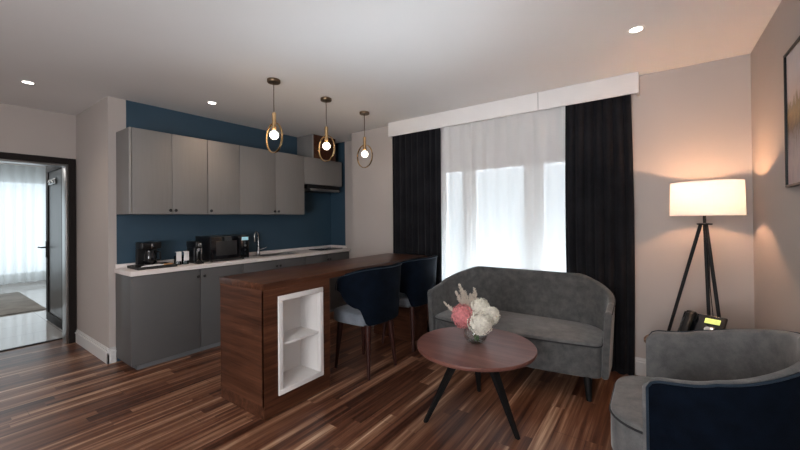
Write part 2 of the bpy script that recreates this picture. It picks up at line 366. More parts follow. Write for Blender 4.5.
# bedroom doorway: dark casing and lining, and the dark leaf standing open beyond it
d1 = struct(MB().box(XD, XD + 0.02, DY1, DY1 + 0.068, 0, DZ + 0.07, 0.004).box(XD, XD + 0.02, DY0 - 0.07, DY0, 0, DZ + 0.07, 0.004).box(XD, XD + 0.02, DY0, DY1, DZ, DZ + 0.07, 0.004), 'door_1', 'door_wood')
part(MB().box(XD - 0.18, XD, DY1 - 0.02, DY1, 0, DZ, 0.002).box(XD - 0.18, XD, DY0, DY0 + 0.02, 0, DZ, 0.002).box(XD - 0.18, XD, DY0 + 0.02, DY1 - 0.02, DZ - 0.02, DZ, 0.002), 'door_lining', 'steel', d1, 'pale reflecting door lining')
struct(MB().box(XD - 0.32, XD - 0.27, DY0, DY1, 0, 0.008, 0.002), 'trim_1', 'door_wood')
LX0, LX1 = -7.31, -6.28
d2 = struct(MB().box(LX0, LX1, 1.225, 1.262, 0.01, 2.30, 0.003), 'door_2', 'door_leaf_wood')
mb = MB()
for a, b2, c, dd in ((LX0, LX1, 0.01, 0.13), (LX0, LX1, 2.16, 2.30), (LX0, LX0 + 0.13, 0.13, 2.16), (LX1 - 0.13, LX1, 0.13, 2.16)): mb.box(a, b2, 1.213, 1.225, c, dd, 0.003)
part(mb, 'door_stile', 'door_wood', d2, 'darker raised frame of the door leaf')
hd = part(MB().box(LX0 + 0.03, LX0 + 0.08, 1.203, 1.213, 0.92, 1.16, 0.004), 'door_handle', 'black_metal', d2)
part(MB().cyl((LX0 + 0.055, 1.205, 1.07), (LX0 + 0.055, 1.15, 1.07), 0.011).tube([(LX0 + 0.055, 1.152, 1.07), (LX0 + 0.0, 1.148, 1.07), (LX0 - 0.1, 1.15, 1.068)], 0.01), 'handle_lever', 'black_metal', hd)
part(MB().box(-7.12, -6.75, 1.209, 1.2135, 1.97, 2.05, 0.002).tube([(-7.1 + 0.036 * i, 1.205, 2.01 + 0.02 * math.sin(i * 1.4)) for i in range(10)], 0.008), 'hook_plate', 'steel', d2, 'pale metal plate with a wavy rail')

# window joinery
def frame(mb, x0, x1, z0, z1, y0, y1, t):
    return mb.box(x0, x1, y0, y1, z0, z0 + t, 0.004).box(x0, x1, y0, y1, z1 - t, z1, 0.004).box(x0, x0 + t, y0, y1, z0 + t, z1 - t, 0.004).box(x1 - t, x1, y0, y1, z0 + t, z1 - t, 0.004)
w1 = struct(frame(MB(), OX0, OX1, OZ0, OZ1, 4.04, 4.11, 0.06).box(-1.90, -1.81, 4.04, 4.11, OZ0 + 0.06, OZ1 - 0.06, 0.004).box(-1.15, -1.03, 4.04, 4.11, OZ0 + 0.06, OZ1 - 0.06, 0.004), 'window_1', 'white_trim')
for x0, x1 in ((OX0 + 0.06, -1.90), (-1.81, -1.15), (-1.03, OX1 - 0.06)):
    sfr = part(frame(MB(), x0, x1, OZ0 + 0.06, OZ1 - 0.06, 4.05, 4.09, 0.045), 'window_sash', 'white_trim', w1)
    part(MB().box(x0 + 0.045, x1 - 0.045, 4.066, 4.072, OZ0 + 0.105, OZ1 - 0.105), 'window_pane', 'window_glass', sfr, smooth=False)
part(MB().box(OX0, OX1, 3.90, 4.05, OZ0 - 0.0, OZ0 + 0.02, 0.005), 'window_sill', 'white_trim', w1)

# ------------------------------------------------------------------ pelmet and curtains
pl = thing('curtain_pelmet', 'long white box pelmet under the ceiling above the window curtains', 'pelmet', (-1.5, 3.835, 2.535))
part(MB().box(-2.89, -0.105, 3.77, 3.79, 2.535, H - 0.002, 0.003).box(-2.89, -2.87, 3.79, 3.895, 2.535, H - 0.002).box(-0.125, -0.105, 3.79, 3.895, 2.535, H - 0.002), 'fascia', 'pelmet_white', pl)
part(MB().box(-0.962, -0.956, 3.7685, 3.771, 2.54, H - 0.004), 'joint_strip', 'cabinet_edge', pl, 'thin joint line between two fascia boards')
part(MB().cyl((-2.86, 3.84, 2.63), (-0.13, 3.84, 2.63), 0.01), 'curtain_rail', 'white_trim', pl)

def drape(x0, x1, yc, z0, z1, folds, amp, seed, nz=26, thick=0.0, narrow=0.0):
    rnd = random.Random(seed); N = folds * 14; ph = [rnd.uniform(-0.7, 0.7) for _ in range(folds + 2)]; am = [rnd.uniform(0.55, 1.0) for _ in range(folds + 2)]
    def row(z, off=0):
        t = (z1 - z) / (z1 - z0); r = []
        for i in range(N + 1):
            u = i / N; k = u * folds; a = int(k); fr = k - a; p = ph[a] * (1 - fr) + ph[a + 1] * fr; A = (am[a] * (1 - fr) + am[a + 1] * fr) * amp
            ang = 2 * PI * k + p * (0.4 + t * 1.1)
            x = x0 + (x1 - x0) * u + narrow * math.sin(PI * t) * (0.5 - u) + math.cos(ang) * amp * 0.22 * (x1 - x0) / abs(x1 - x0)
            y = yc + A * math.sin(ang) * (0.55 + 0.45 * t) + 0.15 * amp * math.sin(2.3 * k + 3 * t) + off
            r.append((x, y, z))
        return r
    mb = MB(); zs = [z1 + (z0 - z1) * i / nz for i in range(nz + 1)]
    if thick:
        rs = [row(z) + list(reversed(row(z, thick))) for z in zs]; mb.rings(rs)
    else: mb.rings([row(z) for z in zs], closed=False, caps=False)
    return mb
solo(drape(-2.875, -2.14, 3.835, 0.004, 2.62, 8, 0.032, 3, thick=0.006), 'blackout_curtain', 'blackout_fabric', 'black floor-length curtain left of the window, hanging behind the end of the bar counter', 'curtain', 'black curtains at the window')
solo(drape(-0.72, -0.175, 3.835, 0.004, 2.62, 7, 0.032, 5, thick=0.006, narrow=-0.03), 'blackout_curtain', 'blackout_fabric', 'black floor-length curtain right of the window, hanging behind the right end of the sofa', 'curtain', 'black curtains at the window')
solo(drape(-2.20, -0.66, 3.862, 0.04, 2.60, 11, 0.016, 11), 'sheer_curtain', 'sheer', 'white translucent sheer curtain across the living room window behind the sofa', 'curtain')
vb = MB(); nx_ = 160; cols = []
for i in range(nx_ + 1):
    x = -2.20 + 1.56 * i / nx_; k = (x + 2.2) / 0.145; y = 3.888 + 0.004 * math.sin(2 * PI * k); hem = 2.035 - 0.03 * abs(math.sin(PI * (k + 0.25 * math.sin(k * 1.7)))) ** 0.8 + 0.008 * math.sin(k * 0.9)
    cols.append([(x, y, 2.60 + (hem - 2.60) * j / 6) for j in range(7)] + [(x, y + 0.003, hem + (2.60 - hem) * j / 6) for j in range(7)])
vb.rings(cols)
solo(vb, 'window_valance', 'valance_fabric', 'beige valance with scalloped hem along the top of the window, behind the sheer curtain', 'valance')
def drape_y(y0, y1, xc, *a, **k):
    mb = drape(y0, y1, xc, *a, **k)
    for v in mb.bm.verts: v.co = Vector((v.co.y, v.co.x, v.co.z))
    return mb
solo(drape_y(-1.6, 2.3, -11.98, 0.03, 2.76, 22, 0.05, 8), 'sheer_curtain', 'sheer_dense', 'white translucent sheer curtain along the far window of the room beyond the open doorway', 'curtain')
solo(MB().box(-11.86, -11.82, -2.19, 2.39, 2.74, 2.855, 0.003), 'curtain_pelmet', 'pelmet_white', 'white pelmet above the sheer curtain in the room beyond the doorway', 'pelmet')
rg = MB().box(-10.6, -8.18, -0.9, 1.36, 0.0, 0.016, 0.006)
rug = solo(rg, 'area_rug', 'rug_pile', 'grey patterned rug on the tiled floor of the room beyond the doorway', 'rug')
mb = MB()
for i in range(90): y = -0.88 + i * 0.0249; mb.box(-8.18, -8.13, y, y + 0.012, 0.001, 0.005)
part(mb, 'fringe', 'rug_pile', rug)['kind'] = 'stuff'

# ------------------------------------------------------------------ kitchen
XB = -4.10        # base carcass face (door faces at XB + .02)
def knob(x, y, z, par): part(MB().cyl((x, y, z), (x + 0.012, y, z), 0.006, n=12).lathe([(0.012, 0), (0.015, 0.003), (0.015, 0.010), (0.010, 0.013)], (0, 0, 0), 16) if False else
                             MB().cyl((x, y, z), (x + 0.014, y, z), 0.006, n=12).cyl((x + 0.012, y, z), (x + 0.024, y, z), 0.014, 0.016, 16).cyl((x + 0.024, y, z), (x + 0.028, y, z), 0.016, 0.011, 16), 'knob', 'black_knob', par)
def base_unit(y0, y1, doors, label):
    t = thing('base_cabinet', label, 'cabinet', ((XK + XB) / 2, (y0 + y1) / 2, 0), 'grey base cabinets under the kitchen worktop')
    part(MB().box(XK + 0.003, XB, y0, y1, 0.05, 0.913, 0.002), 'carcass', 'base_side', t)
    part(MB().box(XK + 0.05, XB + 0.008, y0 + (0.05 if y0 < 1.3 else 0), y1, 0, 0.05), 'toe_kick', 'kick_metal', t, 'grey metal toe kick')
    for a, b_, ky in doors:
        dr = part(MB().box(XB, XB + 0.02, a + 0.0015, b_ - 0.0015, 0.045, 0.905, 0.002), 'cabinet_door', 'base_laminate', t)
        if ky: knob(XB + 0.02, ky, 0.83, dr)
base_unit(1.262, 1.90, [(1.262, 1.90, 1.868)], 'grey base cabinet at the left end of the kitchen run, below the coffee tray')
base_unit(1.903, 2.398, [(1.903, 2.398, 1.935)], 'grey base cabinet below the microwave, mostly hidden behind the walnut bar')
base_unit(2.401, 3.35, [(2.401, 2.89, 2.862), (2.89, 3.35, 2.918)], 'double-door grey base cabinet below the sink, behind the bar')
base_unit(3.353, 4.245, [(3.353, 3.79, 3.765), (3.79, 4.245, 3.815)], 'double-door grey base cabinet below the hob, at the far end of the kitchen run')
XC = -4.06
wt = thing('kitchen_worktop', 'long pale stone-look worktop over the grey base cabinets', 'worktop', (-4.3, 2.7, 0.914))
SX0, SX1, SY0, SY1 = -4.40, -4.16, 2.74, 3.28
part(MB().box(XK + 0.002, XC, 1.252, SY0, 0.914, 0.959, 0.003).box(XK + 0.002, XC, SY1, YE - 0.003, 0.914, 0.959, 0.003).box(XK + 0.002, SX0, SY0, SY1, 0.914, 0.959).box(SX1, XC, SY0, SY1, 0.914, 0.959), 'worktop_slab', 'worktop_stone', wt)
part(MB().box(XK + 0.002, XK + 0.018, 1.262, YE - 0.003, 0.959, 1.0, 0.002).box(XK + 0.018, -4.14, YE - 0.018, YE - 0.003, 0.959, 1.0, 0.002), 'upstand', 'worktop_stone', wt)
sk = thing('kitchen_sink', 'stainless steel sink set into the worktop behind the bar', 'sink', (-4.28, 3.0, 0.80))
part(MB().box(SX0, SX1, SY0, SY1, 0.80, 0.806).box(SX0, SX0 + 0.006, SY0, SY1, 0.806, 0.958).box(SX1 - 0.006, SX1, SY0, SY1, 0.806, 0.958).box(SX0, SX1, SY0, SY0 + 0.006, 0.806, 0.958).box(SX0, SX1, SY1 - 0.006, SY1, 0.806, 0.958), 'basin', 'steel', sk)
part(frame(MB(), SY0 - 0.012, SY1 + 0.012, 0, 0.264, 0, 0.004, 0.016), 'rim', 'steel', sk)
rim = sk.children[-1]
for v in rim.data.vertices:
    p = v.co + BASES[sk.name]; v.co = Vector((SX0 - 0.012 + p.z, p.x, 0.959 + p.y)) - BASES[sk.name]
part(MB().lathe([(0.001, 0.0), (0.03, 0.0), (0.032, 0.004), (0.001, 0.004)], (-4.28, 3.0, 0.806)), 'drain', 'chrome', sk)
fc = thing('kitchen_faucet', 'tall gooseneck chrome faucet behind the sink', 'faucet', (-4.45, 2.84, 0.959))
part(MB().lathe([(0.026, 0), (0.026, 0.01), (0.02, 0.014), (0.02, 0.10), (0.013, 0.11)], (-4.45, 2.84, 0.959)), 'faucet_body', 'chrome', fc)
part(MB().tube([(-4.45, 2.84, 1.06), (-4.45, 2.84, 1.18)] + [(-4.415 - 0.035 * math.cos(a), 2.79 + 0.05 * math.cos(a), 1.22 + 0.06 * math.sin(a)) for a in [i * PI / 10 for i in range(11)]] + [(-4.38, 2.74, 1.15)], 0.011), 'spout', 'chrome', fc)
part(MB().tube([(-4.45, 2.86, 1.03), (-4.44, 2.90, 1.04), (-4.42, 2.95, 1.06)], 0.007), 'faucet_lever', 'chrome', fc)
hb = thing('hob', 'black glass hob at the far end of the worktop', 'hob', (-4.3, 3.95, 0.959))
part(MB().box(-4.45, -4.16, 3.72, 4.18, 0.959, 0.972, 0.004), 'glass_plate', 'black_gloss', hb)
for y in (3.83, 4.06): part(MB().tube([(-4.30 + 0.075 * math.cos(a), y + 0.075 * math.sin(a), 0.9725) for a in [i * PI / 12 for i in range(24)]], 0.0015, 6, True), 'cooking_ring', 'steel', hb)

# upper cabinets
XU = -4.167; Z0, Z1 = 1.513, 2.364
def upper(y0, y1, doors, label, z0=Z0, end=False):
    t = thing('wall_cabinet', label, 'cabinet', ((XK + XU) / 2, (y0 + y1) / 2, z0), 'taupe grey wall cabinets above the worktop')
    part(MB().box(XK + 0.002, XU, y0, y1, z0, Z1, 0.002), 'carcass', 'cabinet_side', t)
    if end: part(MB().box(XU, XU + 0.021, y0 - 0.002, y0 + 0.016, z0, Z1, 0.003), 'edge_strip', 'cabinet_edge', t, 'lighter vertical edge strip')
    for a, b_, ky in doors:
        if end and a == y0: a += 0.018
        dr = part(MB().box(XU, XU + 0.02, a + 0.002, b_ - 0.002, z0 + 0.002, Z1 - 0.001, 0.002), 'cabinet_door', 'cabinet_laminate', t)
        if ky: knob(XU + 0.02, ky, z0 + 0.04, dr)
upper(1.273, 2.017, [(1.273, 1.649, 1.625), (1.649, 2.017, 1.677)], 'double-door taupe wall cabinet at the left end, above the coffee tray', end=True)
upper(2.02, 2.402, [(2.02, 2.402, 2.048)], 'narrow single-door taupe wall cabinet above the microwave')
upper(2.405, 3.395, [(2.405, 2.916, 2.885), (2.916, 3.395, 2.945)], 'double-door taupe wall cabinet above the sink')
upper(3.398, 4.16, [(3.398, 4.16, None)], 'short knobless taupe wall cabinet above the cooker hood', z0=1.965)
hd_ = thing('cooker_hood', 'slim dark cooker hood under the short wall cabinet', 'hood', (-4.33, 3.79, 1.86))
part(MB().box(-4.50, -4.17, 3.47, 4.12, 1.905, 1.962, 0.004), 'hood_body', 'black_metal', hd_)
part(MB().box(-4.44, -4.13, 3.50, 4.09, 1.868, 1.905, 0.012, 3), 'glass_visor', 'steel', hd_, 'brushed steel visor')
part(MB().box(-4.40, -4.19, 3.56, 4.03, 1.862, 1.868), 'grease_filter', 'black_metal', hd_)
db = thing('duct_box', 'taupe boxed duct standing on the wall cabinet up to the ceiling', 'duct box', (-4.33, 3.78, Z1))
part(MB().box(XK + 0.002, XU - 0.0, 3.56, 4.02, Z1 + 0.001, H - 0.002, 0.002), 'duct_casing', 'cabinet_side', db)
part(MB().box(XU, XU + 0.02, 3.575, 4.02, Z1 + 0.001, H - 0.002, 0.002), 'duct_front', 'walnut_end', db, 'brown front panel')
part(MB().box(XU, XU + 0.021, 3.558, 3.575, Z1 + 0.001, H - 0.002, 0.002), 'edge_strip', 'cabinet_edge', db, 'light corner strip')

# worktop items
ZT = 0.959
ty = thing('serving_tray', 'black serving tray at the left end of the worktop', 'tray', (-4.27, 1.51, ZT))
part(MB().box(-4.43, -4.12, 1.335, 1.685, ZT, ZT + 0.008, 0.003), 'tray_base', 'black_matte', ty)
part(MB().box(-4.43, -4.42, 1.335, 1.685, ZT + 0.008, ZT + 0.028, 0.002).box(-4.13, -4.12, 1.335, 1.685, ZT + 0.008, ZT + 0.028, 0.002).box(-4.42, -4.13, 1.335, 1.345, ZT + 0.008, ZT + 0.028, 0.002).box(-4.42, -4.13, 1.675, 1.685, ZT + 0.008, ZT + 0.028, 0.002), 'tray_rim', 'black_matte', ty)
def packet(x, y, rz, L, W_, mat, label, tilt=0.15, dz=0.0):
    mb = MB(); mb.rings([[(L * (u - .5), W_ * .5 * math.cos(a) , 0.010 + 0.011 * math.sin(a) * min(1, 4 * u * (1 - u) + .12)) for a in [i * PI / 8 for i in range(16)]] for u in [k / 8 for k in range(9)]])
    M = Matrix.Translation((x, y, ZT + 0.012 + dz)) @ Matrix.Rotation(rz, 4, 'Z') @ Matrix.Rotation(-tilt, 4, 'Y')
    bmesh.ops.transform(mb.bm, matrix=M, verts=mb.bm.verts[:]); solo(mb, 'drink_sachet', mat, label, 'sachet', 'sachets on the serving tray')
packet(-4.17, 1.44, 1.2, 0.13, 0.05, 'paper_white', 'white sachet at the front left of the black serving tray', 0.06, 0.006)
packet(-4.19, 1.52, 0.9, 0.12, 0.045, 'paper_white', 'white sachet in the middle of the black serving tray', 0.06, 0.006)
packet(-4.18, 1.61, 1.5, 0.11, 0.045, 'packet_tan', 'orange-brown sachet at the right end of the black serving tray', 0.06, 0.006)
kt = thing('coffee_maker', 'black drip coffee maker with glass jug behind the serving tray', 'coffee maker', (-4.32, 1.51, ZT + 0.008))
part(MB().box(-4.41, -4.24, 1.40, 1.58, ZT + 0.008, ZT + 0.035, 0.008).box(-4.41, -4.35, 1.40, 1.58, ZT + 0.035, ZT + 0.20, 0.008).box(-4.41, -4.23, 1.40, 1.58, ZT + 0.195, ZT + 0.265, 0.014, 3), 'housing', 'black_plastic', kt)
jg = part(MB().lathe([(0.045, 0), (0.058, 0.02), (0.06, 0.08), (0.045, 0.125), (0.044, 0.14)], (-4.285, 1.49, ZT + 0.038), 24), 'jug', 'black_gloss', kt, 'dark glass jug')
part(MB().tube([(-4.285, 1.545, ZT + 0.16), (-4.28, 1.58, ZT + 0.155), (-4.28, 1.585, ZT + 0.08), (-4.285, 1.55, ZT + 0.07)], 0.008), 'jug_handle', 'black_plastic', jg)
part(MB().box(-4.232, -4.228, 1.485, 1.497, ZT + 0.205, ZT + 0.25, 0.001), 'badge', 'chrome', kt, 'small chrome badge strip')
def jar(y, label):
    t = thing('drinking_glass', label, 'glass', (-4.24, y, ZT), 'upturned glasses with paper covers')
    part(MB().lathe([(0.034, 0.0), (0.036, 0.002), (0.03, 0.10), (0.028, 0.103), (0.026, 0.10), (0.031, 0.004)], (-4.24, y, ZT), 20), 'tumbler', 'jar_glass', t)
    part(MB().box(-4.208, -4.205, y - 0.026, y + 0.026, ZT + 0.045, ZT + 0.145, 0.001).box(-4.24, -4.205, y - 0.026, y + 0.026, ZT + 0.142, ZT + 0.146, 0.001), 'paper_cover', 'paper_white', t)
jar(1.735, 'clear drinking glass with a white paper cover, beside the serving tray')
jar(1.812, 'clear drinking glass with a white paper cover, beside the espresso machine')
em = thing('espresso_machine', 'small black capsule espresso machine with chrome front left of the microwave', 'coffee machine', (-4.28, 1.93, ZT))
part(MB().box(-4.40, -4.22, 1.895, 1.955, ZT, ZT + 0.20, 0.012, 3).box(-4.40, -4.16, 1.89, 1.96, ZT + 0.17, ZT + 0.25, 0.014, 3), 'machine_body', 'black_plastic', em)
part(MB().box(-4.22, -4.12, 1.89, 1.96, ZT, ZT + 0.022, 0.005), 'drip_tray', 'black_plastic', em)
part(MB().cyl((-4.165, 1.925, ZT + 0.21), (-4.145, 1.925, ZT + 0.21), 0.022).box(-4.165, -4.15, 1.897, 1.909, ZT + 0.02, ZT + 0.17, 0.003).box(-4.165, -4.15, 1.94, 1.952, ZT + 0.02, ZT + 0.17, 0.003).cyl((-4.18, 1.925, ZT + 0.17), (-4.18, 1.925, ZT + 0.13), 0.013, 0.008), 'chrome_front', 'chrome', em)
mw = thing('microwave', 'black microwave oven on the worktop under the wall cabinets', 'microwave', (-4.31, 2.27, ZT))
part(MB().box(-4.49, -4.15, 2.035, 2.515, ZT + 0.012, ZT + 0.295, 0.006), 'microwave_body', 'black_plastic', mw)
dr = part(MB().box(-4.15, -4.13, 2.04, 2.40, ZT + 0.016, ZT + 0.291, 0.004), 'microwave_door', 'black_gloss', mw)
part(MB().box(-4.1302, -4.1285, 2.10, 2.35, ZT + 0.07, ZT + 0.24, 0.0005), 'door_window', 'black_matte', dr, 'dull grey mesh window')
cp = part(MB().box(-4.15, -4.13, 2.403, 2.51, ZT + 0.016, ZT + 0.291, 0.004), 'control_panel', 'black_gloss', mw)
part(MB().box(-4.1302, -4.1285, 2.413, 2.50, ZT + 0.235, ZT + 0.275, 0.0005), 'display', 'clock_cyan', cp, 'pale blue lit display')
for r_ in range(3):
    part(MB().cyl((-4.131, 2.457, ZT + 0.06 + r_ * 0.055), (-4.124, 2.457, ZT + 0.06 + r_ * 0.055), 0.014, 0.012), 'control_button', 'steel' if r_ == 2 else 'black_plastic', cp)
for x in (-4.45, -4.2):
    for y in (2.08, 2.47): part(MB().cyl((x, y, ZT), (x, y, ZT + 0.013), 0.012), 'foot', 'black_plastic', mw)

# ------------------------------------------------------------------ bar
BX0, BX1, BY0, BY1, BYE, BZ = -2.90, -2.30, 1.505, 2.145, 3.765, 0.983
bar = thing('breakfast_bar', 'long walnut breakfast bar with a white shelf niche in its near block', 'bar counter', (-2.6, 2.6, 0))
part(MB().box(BX0 - 0.004, BX1 + 0.004, BY0 - 0.004, BYE, BZ - 0.05, BZ, 0.002), 'bar_top', 'walnut_long', bar)
NY0, NY1, NZ0, NZ1 = 1.625, 2.065, 0.130, 0.872
mb = MB()
mb.box(BX0, BX0 + 0.02, BY0 + 0.02, BY1, 0.09, BZ - 0.05); mb.box(BX0, BX1 - 0.002, BY0, BY0 + 0.02, 0.09, BZ - 0.05); mb.box(BX0 + 0.02, BX1 - 0.02, BY1 - 0.02, BY1, 0.09, BZ - 0.05)
part(mb, 'side_panel', 'walnut_end', bar)
mb = MB()
mb.box(BX1 - 0.02, BX1, BY0, NY0, 0.09, BZ - 0.05).box(BX1 - 0.02, BX1, NY1, BY1, 0.09, BZ - 0.05).box(BX1 - 0.02, BX1, NY0, NY1, 0.09, NZ0).box(BX1 - 0.02, BX1, NY0, NY1, NZ1, BZ - 0.05)
part(mb, 'front_panel', 'walnut_long', bar)
part(MB().box(BX0 + 0.002, BX1 - 0.002, BY0 + 0.002, BY1 - 0.002, 0, 0.089), 'plinth', 'walnut_long', bar)
nf_ = MB(); t_ = 0.04
for a, b_, c_, d_ in ((NY0, NY1, NZ0, NZ0 + t_), (NY0, NY1, NZ1 - t_, NZ1), (NY0, NY0 + t_, NZ0 + t_, NZ1 - t_), (NY1 - t_, NY1, NZ0 + t_, NZ1 - t_)): nf_.box(BX1 - 0.02, BX1 + 0.012, a, b_, c_, d_, 0.004)
nf_.box(BX1 - 0.24, BX1 - 0.02, NY0 + 0.02, NY0 + t_, NZ0 + 0.02, NZ1 - 0.02).box(BX1 - 0.24, BX1 - 0.02, NY1 - t_, NY1 - 0.02, NZ0 + 0.02, NZ1 - 0.02).box(BX1 - 0.25, BX1 - 0.24, NY0 + 0.02, NY1 - 0.02, NZ0 + 0.02, NZ1 - 0.02)
nf_.box(BX1 - 0.24, BX1 - 0.02, NY0 + t_, NY1 - t_, NZ0 + 0.02, NZ0 + t_).box(BX1 - 0.24, BX1 - 0.02, NY0 + t_, NY1 - t_, NZ1 - t_, NZ1 - 0.02)
part(nf_, 'shelf_niche', 'niche_white', bar, 'white framed niche')
part(MB().box(BX1 - 0.24, BX1 - 0.006, NY0 + t_, NY1 - t_, 0.488, 0.506, 0.002), 'shelf', 'niche_white', bar)
part(MB().box(BX0, BX1, 3.45, BYE, 0, BZ - 0.05, 0.002), 'end_support', 'walnut_end', bar)

# ------------------------------------------------------------------ upholstered pieces
def sweep(path, ztop, zbot, thick, lean=0.0, name=None, rnd=0.02, nz=5, endr=True):
    """upright curved panel: path = [(x, y, nx, ny)] outer line with outward normals"""
    rs = []; n = len(path)
    def ring(i, k=1.0, sh=(0, 0)):
        x, y, nx, ny = path[i]; zt, zb = ztop(i / (n - 1)), zbot(i / (n - 1)); h = zt - zb; zm = (zt + zb) / 2
        r_ = min(rnd, h / 2.2); pts = []
        prof = [(0, zb + r_)] + [(0, zb + r_ + (h - 2 * r_) * j / nz) for j in range(1, nz)] + [(0, zt - r_)]
        top = [(-thick / 2 + thick / 2 * math.cos(a), zt - r_ + r_ * math.sin(a)) for a in [j * PI / 6 for j in range(1, 6)]]
        inn = [(-thick, z_) for _, z_ in reversed(prof)]
        bot = [(-thick / 2 - thick / 2 * math.cos(a), zb + r_ - r_ * math.sin(a)) for a in [j * PI / 6 for j in range(1, 6)]]
        for o_, z_ in prof + top + inn + bot:
            zz_ = zm + (z_ - zm) * k; o2 = (-thick / 2 + (o_ + thick / 2) * k) + lean * (zz_ - zb) / max(h, 0.01)
            pts.append((x + nx * o2 + sh[0], y + ny * o2 + sh[1], zz_))
        return pts
    if endr:
        for e, (i, j) in ((0, (0, 1)), (1, (n - 1, n - 2))):
            d = Vector((path[i][0] - path[j][0], path[i][1] - path[j][1])).normalized()
            L = [ring(i, k_, tuple(d * s_)) for k_, s_ in ((0.90, 0.020), (0.97, 0.012))]
            if e == 0: head = L
            else: tail = list(reversed(L))
        rs = head + [ring(i) for i in range(n)] + tail
    else: rs = [ring(i) for i in range(n)]
    return MB().rings(rs)
def u_path(x0, x1, y0, y1, r, n=16, ax='y'):
    """U-shaped outline open towards -y: right front -> back -> left front"""
    pts = []
    for i in range(n): pts.append((x1, y0 + (y1 - r - y0) * i / n, 1, 0))
    for i in range(n + 1): a = PI / 2 * i / n; pts.append((x1 - r + r * math.cos(a), y1 - r + r * math.sin(a), math.cos(a), math.sin(a)))
    for i in range(1, n): pts.append((x1 - r + (x0 + r - x1 + r) * i / n, y1, 0, 1))
    for i in range(n + 1): a = PI / 2 + PI / 2 * i / n; pts.append((x0 + r + r * math.cos(a), y1 - r + r * math.sin(a), math.cos(a), math.sin(a)))
    for i in range(1, n + 1): pts.append((x0, y1 - r + (y0 - y1 + r) * i / n, -1, 0))
    return pts
def seat_outline(x0, x1, y0, y1, rf, rb, bow=0.0, n=8):
    pts = []
    def arc(cx, cy, r, a0, a1): 
        for i in range(n + 1): a = a0 + (a1 - a0) * i / n; pts.append((cx + r * math.cos(a), cy + r * math.sin(a)))
    arc(x1 - rb, y1 - rb, rb, 0, PI / 2); arc(x0 + rb, y1 - rb, rb, PI / 2, PI); arc(x0 + rf, y0 + rf, rf, PI, 1.5 * PI)
    for i in range(1, 12): pts.append((x0 + rf + (x1 - x0 - 2 * rf) * i / 12, y0))
    arc(x1 - rf, y0 + rf, rf, 1.5 * PI, 2 * PI)
    xm = (x0 + x1) / 2; hw = (x1 - x0) / 2
    return [(x, y - bow * (1 - ((x - xm) / hw) ** 2) * max(0, 1 - (y - y0) / 0.3)) for x, y in pts]

# sofa, facing the camera side (-y)
SX_0, SX_1, SYF, SYB = -1.885, -0.305, 3.15, 3.74
sofa = thing('sofa', 'grey velvet two-seat sofa with curved back in front of the window', 'sofa', (-1.13, 3.45, 0))
def smooth(t): t = max(0, min(1, t)); return t * t * (3 - 2 * t)
sofa_path = u_path(SX_0, SX_1, SYF, SYB, 0.34)
def sofa_top(t):
    d = abs(t - 0.5) * 2            # 0 middle of back, 1 arm front
    if d < 0.26: return 0.905 - 0.00 * d
    if d < 0.62: return 0.905 - 0.165 * ((d - 0.26) / 0.36)
    return 0.74 - 0.03 * smooth((d - 0.62) / 0.38)
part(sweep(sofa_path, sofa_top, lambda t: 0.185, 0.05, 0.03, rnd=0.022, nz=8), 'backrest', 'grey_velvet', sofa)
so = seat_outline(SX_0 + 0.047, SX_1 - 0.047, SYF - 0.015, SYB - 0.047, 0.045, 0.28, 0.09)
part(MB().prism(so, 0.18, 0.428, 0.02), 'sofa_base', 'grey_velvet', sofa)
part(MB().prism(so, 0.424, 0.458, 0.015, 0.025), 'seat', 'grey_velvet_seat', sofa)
part(MB().tube([(x, y, 0.430) for x, y in so], 0.006, 8, True), 'piping', 'grey_piping', sofa, 'dark piping round the seat')
tp = [(x + nx * 0.028, y + ny * 0.028, sofa_top(i / (len(sofa_path) - 1)) - 0.014) for i, (x, y, nx, ny) in enumerate(sofa_path)]
part(MB().tube(tp, 0.005, 8), 'piping', 'grey_piping', sofa, 'dark piping along the top of the back')
for x, y, sx, sy_ in ((-0.45, 3.15, 0.012, -0.02), (-1.74, 3.15, -0.012, -0.02), (-0.56, 3.60, 0.012, 0.02), (-1.64, 3.60, -0.012, 0.02)):
    part(MB().cyl((x, y, 0.185), (x + sx, y + sy_, 0.0), 0.032, 0.019), 'leg', 'black_metal', sofa)

# armchair, facing -x; built facing -y then turned
ac = thing('armchair', 'grey velvet tub armchair with navy outer shell in the right foreground', 'armchair', (0.15, 2.43, 0))
def turn(mb, c, ang):      # local frame (facing -y, origin centre) -> world
    bmesh.ops.transform(mb.bm, matrix=Matrix.Translation(c) @ Matrix.Rotation(ang, 4, 'Z'), verts=mb.bm.verts[:]); return mb
AC = Vector((0.16, 2.46, 0)); AA = -PI / 2     # -y -> -x
ap = u_path(-0.42, 0.42, -0.20, 0.425, 0.38)
ACK = [(0, 0.88), (0.2, 0.875), (0.4, 0.825), (0.5, 0.765), (0.62, 0.718), (0.8, 0.700), (1.0, 0.692), (1.4, 0.68)]
def ac_top(t):
    def lin(d):
        d = abs(d)
        for (a, za), (b_, zb_) in zip(ACK, ACK[1:]):
            if d <= b_: return za + (zb_ - za) * (d - a) / (b_ - a)
    d = abs(t - 0.5) * 2
    z = sum(lin(d + o_ * 0.025) for o_ in range(-4, 5)) / 9
    q = max(0, (d - 0.90) / 0.10)
    return z - 0.035 * (1 - math.sqrt(max(0, 1 - q * q)))
part(turn(sweep([(x - nx * 0.012, y - ny * 0.012, nx, ny) for x, y, nx, ny in ap], ac_top, lambda t: 0.17, 0.05, 0.025, rnd=0.024, nz=8), AC, AA), 'inner_back', 'grey_velvet_seat', ac, 'grey velvet inner back and arms')
part(turn(sweep(ap, lambda t: ac_top(t) - 0.008, lambda t: 0.155, 0.022, 0.025, rnd=0.010, nz=8, endr=False), AC, AA), 'outer_shell', 'navy_velvet', ac, 'navy velvet outer shell')
